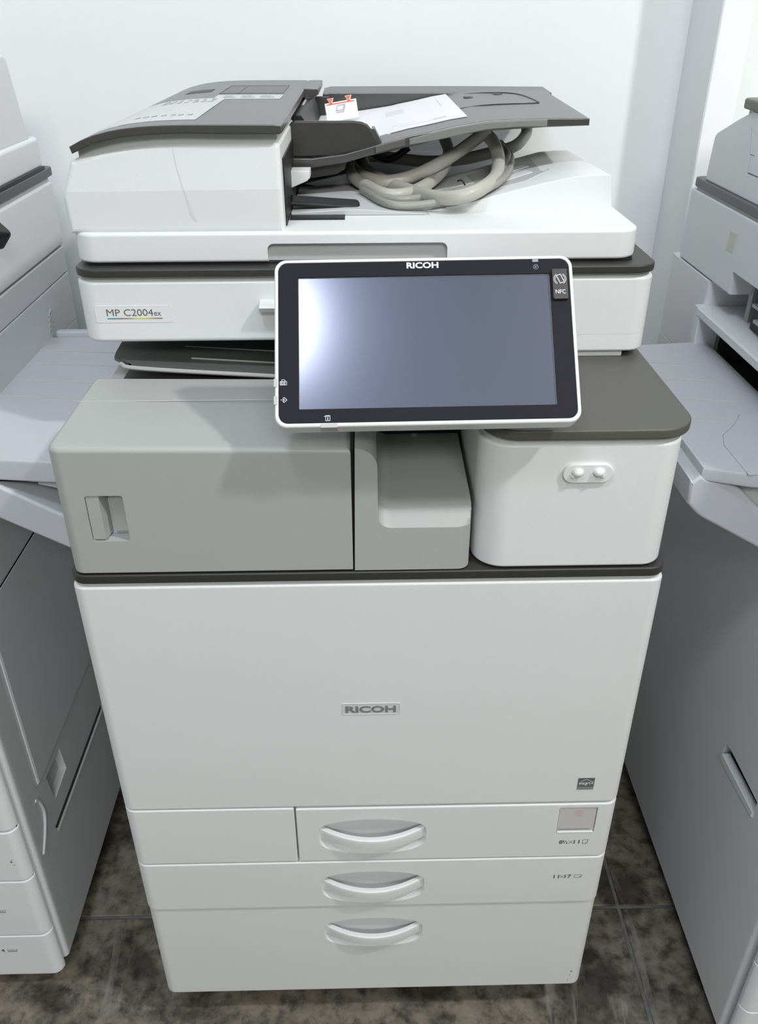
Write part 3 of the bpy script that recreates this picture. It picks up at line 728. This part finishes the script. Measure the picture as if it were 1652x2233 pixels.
# small card with orange clip marks
CM = T((-.0450, .5050, 1.1035)) @ Matrix.Rotation(radians(-9), 4, 'Y') @ Matrix.Rotation(radians(-20), 4, 'X')
card = obj('card', fplate(0, .0405, .0, .0225, 0, .0012, .0004, .0001), PAPER, None, xf=CM, smooth=False)
tag(card, 'small white card with orange clip marks, standing behind the printed sheet', 'card')
obj('stripe', fplate(.0020, .0380, .0198, .0210, -.0003, 0, .0001, 0), ORANGE, card, xf=CM, smooth=False)
for cx in (.0080, .0310):
    a = [(cx-.0032, .0270), (cx+.0032, .0270), (cx+.0012, .0235), (cx+.0012, .0222), (cx+.0026, .0208), (cx-.0026, .0208), (cx-.0012, .0222), (cx-.0012, .0235)]
    obj('clip_mark', prism(a, 'y', -.0008, .0004), ORANGE, card, 'orange clip sign', xf=CM, smooth=False)
    a2 = [(cx-.0042, .0278), (cx+.0042, .0278), (cx+.0022, .0230), (cx+.0036, .0200), (cx-.0036, .0200), (cx-.0022, .0230)]
    obj('clip_backing', prism(a2, 'y', .0003, .0012), PAPER, card, xf=CM, smooth=False)
bx_ = join(wire([(.0135, .0120), (.0220, .0120), (.0250, .0180), (.0160, .0180)], .0009, .0003, True), wire([(.0220, .0120), (.0250, .0180), (.0252, .0155), (.0226, .0098), (.0136, .0098)], .0010, .0004))
bx_.transform(CM @ T((0, -.0003, 0))); obj('clip_drawing', bx_, INKL, card, smooth=False)

A = [(0.1411, 0.3700, 1.1090), (0.1126, 0.3500, 1.0930), (0.0859, 0.3350, 1.0802), (0.0573, 0.3250, 1.0690), (0.0290, 0.3200, 1.0637), (0.0061, 0.3300, 1.0646), (-0.0095, 0.3700, 1.0671), (-0.0151, 0.4200, 1.0697), (0.0047, 0.4700, 1.0686), (0.0395, 0.4700, 1.0657), (0.0796, 0.4600, 1.0631), (0.1175, 0.4370, 1.0684), (0.1514, 0.4194, 1.0778), (0.1807, 0.4147, 1.0860), (0.2030, 0.4700, 1.0915), (0.2062, 0.4800, 1.1009)]
B = [(0.1403, 0.3900, 1.1050), (0.1474, 0.3600, 1.0980), (0.1498, 0.3300, 1.0853), (0.1395, 0.2731, 1.0755), (0.1167, 0.2262, 1.0706), (0.0953, 0.2159, 1.0657), (0.0753, 0.2374, 1.0613), (0.0526, 0.2831, 1.0590), (0.0267, 0.3300, 1.0606), (0.0039, 0.3800, 1.0654), (-0.0012, 0.4300, 1.0691)]
Cc = [(0.0951, 0.4000, 1.0981), (0.0991, 0.3800, 1.0859), (0.0916, 0.3500, 1.0730), (0.0758, 0.3300, 1.0617), (0.0498, 0.2780, 1.0590), (0.0248, 0.2662, 1.0590), (0.0032, 0.3063, 1.0610), (-0.0120, 0.3400, 1.0655), (-0.0148, 0.3800, 1.0691)]
D = [(0.1588, 0.4000, 1.0918), (0.1673, 0.3800, 1.0830), (0.1567, 0.3236, 1.0767), (0.1352, 0.2585, 1.0734), (0.1087, 0.2549, 1.0664), (0.0762, 0.2673, 1.0584), (0.0409, 0.2447, 1.0580), (0.0150, 0.2652, 1.0580), (-0.0044, 0.3292, 1.0590), (-0.0164, 0.3600, 1.0622)]
E_ = [(0.1645, 0.4200, 1.0892), (0.1722, 0.3858, 1.0796), (0.1570, 0.3000, 1.0760), (0.1327, 0.2450, 1.0712), (0.0955, 0.2370, 1.0596), (0.0492, 0.2250, 1.0560), (0.0215, 0.2336, 1.0570), (-0.0019, 0.2965, 1.0580)]
def cable(pts, r, m, label):
    o = obj('cable', tube(pts, r, 14, 8), m); tag(o, label, 'cable'); o['group'] = 'coiled cables under the document tray'; return o
cable(A, .0070, CABLE, 'beige cable crossing diagonally in front and looping round behind the coil')
cable(B, .0072, CABLE, 'thick beige cable whose loop bulges lowest at the right front of the coil')
cable(Cc, .0068, CABLE, 'beige cable bowing down to the left in the middle of the coil')
cable(D, .0042, CABLED, 'thinner greyish cable forming the rightmost upper loop of the coil')
cable(E_, .0042, CABLED, 'thinner greyish cable lying lowest along the white ramp')
cable([(-.010, .40, 1.092), (.010, .41, 1.080), (.032, .42, 1.072), (.055, .42, 1.085)], .0040, BLACK, 'short black lead hanging behind the coiled cables')

CAM_SCALE = None
# ================================================================ LEFT PHOTOCOPIER
XL = -.46
L = thing('photocopier', 'white photocopier cut by the left edge of the photo, its right side showing', 'photocopier', (-.76, .36, FZ))
def lp(name, bm, m, label=None, parent=None, smooth=True): return obj(name, bm, m, L if parent is None else parent, label, None, smooth)
cb = rbox(-1.05, XL, .080, .655, .000, .806, .008, .003)
cb = cut(cb,
         prism([(.150, .206), (.160, .1965), (.405, .1965), (.405, .2085), (.152, .2085)], 'x', XL-.0015, XL+.01),     # long dark slot
         prism([(.110, .2993), (.40, .3040), (.40, .3052), (.110, .3005)], 'x', XL-.003, XL+.01),
         box(XL-.003, XL+.01, .1150, .1162, .04, .2290), box(XL-.003, XL+.01, .1225, .1237, .2290, .2993),
         box(XL-.003, XL+.01, .1305, .1317, .3100, .62),
         prism([(.165, .2960), (.223, .2930), (.229, .2450), (.172, .2420)], 'x', XL-.012, XL+.01))
body = lp('cabinet_body', cb, SIDE, 'grey side of the cabinet')
obj('handle_recess', prism([(.164, .2970), (.224, .2940), (.230, .2440), (.171, .2410)], 'x', XL-.0125, XL-.0115), RIM, body, smooth=False)
obj('slot_edge', tube([(XL+.0005, .155, .1955), (XL+.0005, .28, .1955), (XL+.0005, .405, .1955)], .0016, 6, 3), RIM, body)
obj('slot_shade_strip', box(XL-.010, XL-.0013, .148, .408, .193, .210), BLACK, body, smooth=False)  # black strip paints the inner shade of a slot cut only shallow
swoosh = tube([(XL, .100, .215), (XL+.0005, .118, .235), (XL+.001, .132, .262), (XL+.0005, .128, .290), (XL, .120, .300)], .0022, 8, 6)
obj('swept_edge', swoosh, SIDE, body)
lp('side_door', rbox(XL-.002, XL+.0025, .138, .62, .312, .612, .004, .001), SIDE, 'shallow raised side door')
# white front panels with drawers
lp('upper_front', rbox(-1.05, XL-.002, .057, .082, .3155, .800, .014, .003, 8), WHITE2, 'white front door')
for z0, z1 in ((.2160, .3130), (.0945, .2135), (-.002, .0920)):
    dr = lp('drawer', rbox(-1.05, XL-.002, .057, .082, z0, z1, .014, .002, 8), WHITE2)
    if z0 == -.002:
        obj('tray_mark', join(put(text_bm('4', .0068, .0052, .004, .0002), -.5390, .0569, .0560)), INK, dr, smooth=False)
        obj('tray_mark', put(wire([(0, .006), (0, 0), (.0125, 0), (.0125, .006)], .0006, .0002), -.5290, .0569, .0562), INK, dr, smooth=False)
        obj('tray_mark', fplate(-.5275, -.5180, .0570, .0620, .0567, .0572, .0003, 0), INKL, dr, smooth=False)
    if .09 < z0 < .1:
        obj('tray_mark', put(wire([(0, .006), (0, 0), (.0125, 0), (.0125, .006)], .0006, .0002), -.5250, .0569, .1480), INK, dr, smooth=False)
        obj('tray_mark', fplate(-.5235, -.5140, .1488, .1538, .0567, .0572, .0003, 0), INKL, dr, smooth=False)
for a_, b_, c_ in ((-.4800, .2560, .0016), (-.4770, .2500, .0009), (-.4790, .2600, .0008)):
    q = bmesh.new(); bmesh.ops.create_circle(q, cap_ends=True, radius=c_, segments=8); q.transform(T((a_, .0568, b_)) @ Matrix.Rotation(pi/2, 4, 'X')); lp('chip', q, INK, smooth=False)
lp('plinth', rbox(-1.02, XL-.03, .09, .63, -.030, .002, .01, .002), BLACK)
for cx, cy in ((-.56, .10), (-.53, .60)):
    c = lp('caster', rbox(cx-.02, cx+.02, cy-.025, cy+.025, -.030, -.010, .006, .002), BLACK)
    wp = [(cy+.020*cos(a*pi/10), FZ+.0205+.020*sin(a*pi/10)) for a in range(20)]
    obj('wheel', prism(wp, 'x', cx-.012, cx+.012, .003), RUBBER, c)
# upper body
lp('upper_body', rbox(-1.05, XL, .100, .658, .8060, .8785, .010, .002, eb=.0), WHITE2)
lp('side_panel', cut(rbox(-1.05, XL, .100, .658, .8800, .9175, .010, .0015), box(-1.1, -.3, .56, .60, .8795, .8800)), WHITE2)
us = lp('scanner_body', rbox(-1.05, XL, .100, .664, .9195, 1.0110, .012, .004), WHITE2, 'white scanner housing')
for k in range(4):
    lp('vent_louvre', prism([(.522+.004*k, .823+k*.0075), (.541+.002*k, .827+k*.0075), (.541+.002*k, .8295+k*.0075), (.522+.004*k, .8255+k*.0075)], 'x', XL-.001, XL+.0014), RIM)
lp('rim', rbox(-1.05, XL-.003, .105, .658, 1.0105, 1.0180, .010, .0005), RIM)
bd = lp('lid_band', rbox(-1.05, XL+.001, .100, .668, 1.0175, 1.0300, .010, .002), mat('mid_charcoal', (.11, .115, .12), .45), 'grey band under the lid')
obj('band_groove', box(XL-.006, XL+.0005, .40, .635, 1.0302, 1.0345), BLACK, bd, smooth=False)
lp('lid', rbox(-1.05, XL-.006, .105, .655, 1.0300, 1.0720, .012, .006), WHITE2)
lp('feeder', prism([(.12, 1.070), (.626, 1.070), (.600, 1.172), (.590, 1.178), (.12, 1.185)], 'x', -1.03, XL-.010, .004), WHITE2)
kb = rbox(-.030, .060, -.014, .014, -.013, .013, .008, .005, 6)
kb.transform(T((-.4850, .4050, 1.0200)) @ Matrix.Rotation(radians(38), 4, 'Y') @ Matrix.Rotation(radians(-20), 4, 'Z'))
k2 = rbox(-.012, .022, -.019, .019, -.018, .018, .008, .005, 6)
k2.transform(T((-.4870, .4050, 1.0270)) @ Matrix.Rotation(radians(38), 4, 'Y') @ Matrix.Rotation(radians(-20), 4, 'Z'))
lp('lever', join(kb, k2), BLACK, 'black knuckled lever end')
# side exit tray reaching toward the middle machine
tp_ = [(XL-.005, .530), (-.318, .531), (-.318, .128), (XL-.005, .146)]
lt_ = prism(tp_, 'z', .7890, .8150, .003, 2)
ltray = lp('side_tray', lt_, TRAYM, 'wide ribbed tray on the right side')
for y_ in (.300, .352, .412, .462):
    obj('rib', tube([(-.452, y_+.012, .8151), (-.39, y_+.004, .8156), (-.335, y_-.003, .8151)], .0009, 6, 3), RIM, ltray)
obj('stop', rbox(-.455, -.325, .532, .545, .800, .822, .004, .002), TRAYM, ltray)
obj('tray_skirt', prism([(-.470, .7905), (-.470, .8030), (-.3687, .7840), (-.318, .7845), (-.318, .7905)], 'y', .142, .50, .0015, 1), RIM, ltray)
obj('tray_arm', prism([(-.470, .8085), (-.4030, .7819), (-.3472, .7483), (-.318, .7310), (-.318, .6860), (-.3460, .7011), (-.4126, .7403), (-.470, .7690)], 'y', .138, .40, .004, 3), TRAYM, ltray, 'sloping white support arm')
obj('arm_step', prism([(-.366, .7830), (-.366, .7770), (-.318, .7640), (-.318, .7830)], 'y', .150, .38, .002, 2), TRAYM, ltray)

# ================================================================ RIGHT PHOTOCOPIER
XR = .48
Rm = thing('photocopier', 'white photocopier cut by the right edge of the photo, its left side showing', 'photocopier', (.78, .36, FZ))
def rp(name, bm, m, label=None, parent=None, smooth=True): return obj(name, bm, m, Rm if parent is None else parent, label, None, smooth)
rc = rbox(XR, 1.06, -.0490, .655, .000, .776, .008, .003)
rc = cut(rc, prism([(.137, .349), (.131, .374), (.118, .378), (.030, .378), (.030, .353), (.125, .345)], 'x', XR-.01, XR+.014))
rb = rp('cabinet_body', rc, SIDE, 'grey side of the cabinet')
obj('grip_recess', prism([(.140, .340), (.134, .380), (.026, .380), (.026, .343)], 'x', XR+.0135, XR+.016), DARK, rb, smooth=False)
obj('grip_lip', prism([(.137, .3470), (.131, .3560), (.030, .3600), (.030, .3500), (.125, .3430)], 'x', XR-.0022, XR+.010, .001, 1), SIDE, rb)
rp('upper_front', rbox(XR+.001, 1.06, -.076, -.0515, .1940, .776, .014, .003, 8), WHITE2, 'white front door')
rp('drawer', rbox(XR+.001, 1.06, -.076, -.0515, .100, .1925, .014, .002, 8), WHITE2)
rp('drawer', rbox(XR+.001, 1.06, -.076, -.0515, .000, .0985, .014, .002, 8), WHITE2)
rp('plinth', rbox(XR+.02, 1.03, -.02, .63, -.030, .002, .01, .002), BLACK)
for cx, cy in ((.56, .02), (.56, .60)):
    c = rp('caster', rbox(cx-.02, cx+.02, cy-.025, cy+.025, -.030, -.010, .006, .002), BLACK)
    wp = [(cy+.020*cos(a*pi/10), FZ+.0205+.020*sin(a*pi/10)) for a in range(20)]
    obj('wheel', prism(wp, 'x', cx-.012, cx+.012, .003), RUBBER, c)
rp('rear_column', rbox(XR, 1.06, .486, .652, .775, .9005, .008, .0015), WHITE2)
rp('rear_corner', rbox(XR+.004, 1.06, .560, .640, .776, .900, .02, .002), WHITE2)
rp('inner_floor', rbox(XR+.012, 1.05, -.03, .486, .770, .790, .004, .001), DARK)
rp('inner_back', box(.62, .635, -.03, .486, .785, .93), BLACK, smooth=False)
rp('inner_wall', box(XR+.03, .63, .470, .487, .785, .853), DARK, smooth=False)
rp('inner_wall', box(XR+.03, .63, .412, .424, .866, .932), GREY, smooth=False)
rp('shelf', prism([(XR-.012, .8640), (XR-.010, .8665), (.62, .8665), (.62, .8530), (XR-.010, .8530), (XR-.012, .8555)], 'y', -.02, .484, .001, 1), WHITE2, 'white shelf across the open bay')
rp('shelf_cheek', prism([(.484, .8535), (.484, .866), (.495, .866), (.495, .803), (.4727, .803), (.4727, .8535)], 'x', XR-.011, XR+.020, .001, 1), WHITE2)
rp('inner_panel', box(XR+.022, XR+.028, -.02, .385, .868, .9325), BLACK, smooth=False)
for z_, y_ in ((.903, .372), (.886, .360)):
    rp('inner_bar', rbox(XR+.012, .60, .00, y_, z_-.002, z_+.002, .002, .0008), GREY)
rs_ = cut(rbox(XR, 1.06, -.03, .624, .9020, 1.0020, .010, .003), box(.3, XR+.10, -.1, .4200, .890, .9325))
rs = rp('scanner_body', rs_, WHITE2, 'white scanner housing with cut-out')
obj('sticker_mark', prism([(.455, .952), (.432, .954), (.428, .978), (.452, .977)], 'x', XR-.0006, XR+.001), mat('yellowed_mark', (.66, .67, .62), .5), rs, smooth=False)
rp('rim', rbox(XR+.003, 1.06, -.026, .612, 1.0015, 1.0065, .010, .0005), RIM)
rp('lid_band', rbox(XR-.001, 1.06, -.034, .613, 1.0060, 1.0185, .012, .002), mat('mid_grey_band', (.13, .135, .14), .45), 'grey band under the lid')
fd = prism([(.584, 1.018), (.578, 1.075), (.572, 1.081), (.508, 1.105), (.470, 1.1175), (.0, 1.12), (-.02, 1.018)], 'x', XR+.004, 1.05, .003, 2)
fd = cut(fd, prism([(.4610, 1.1000), (.4625, 1.0995), (.452, 1.0700), (.4505, 1.0705)], 'x', XR, XR+.007), box(XR, XR+.008, .10, .4480, 1.0480, 1.0500),
         box(XR, XR+.006, .4470, .4480, 1.048, 1.071), box(XR, XR+.006, .437, .4520, 1.0695, 1.0710))
rp('feeder', fd, WHITE2, 'white feeder with panel seams')
rp('feeder_rim', rbox(XR+.006, 1.05, -.01, .492, 1.1100, 1.1190, .010, .001), RIM)
rp('feeder_cover', rbox(XR-.001, 1.05, -.02, .4965, 1.1185, 1.1310, .012, .003), mat('greenish_grey_cover', (.17, .18, .16), .5), 'grey feeder cover')
# side exit tray reaching toward the middle machine
rt_ = prism([(.3515, .100), (.3515, .455), (.3560, .470), (XR+.012, .486), (XR+.012, .078), (.400, .082)], 'z', .7990, .8150, .003, 2)
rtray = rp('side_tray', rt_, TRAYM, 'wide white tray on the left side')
for y_ in (.225, .280, .345, .405):
    obj('rib', tube([(.362, y_, .8151), (.40, y_-.004, .8156), (.452, y_-.012, .8151)], .0008, 6, 3), RIM, rtray)
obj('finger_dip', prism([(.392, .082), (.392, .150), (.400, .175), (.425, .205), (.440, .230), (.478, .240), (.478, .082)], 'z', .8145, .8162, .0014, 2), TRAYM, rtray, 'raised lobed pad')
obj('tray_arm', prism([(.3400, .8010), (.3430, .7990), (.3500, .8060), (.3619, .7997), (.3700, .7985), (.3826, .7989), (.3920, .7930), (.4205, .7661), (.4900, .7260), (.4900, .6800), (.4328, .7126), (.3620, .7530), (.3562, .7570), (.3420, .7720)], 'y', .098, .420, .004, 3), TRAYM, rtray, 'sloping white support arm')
obj('tray_skirt', prism([(.3560, .8010), (.4880, .8010), (.4880, .7350), (.3620, .7900)], 'y', .110, .42), RIM, rtray, smooth=False)
obj('tray_clip', box(.334, .352, .20, .30, .770, .795, .002), RIM, rtray)
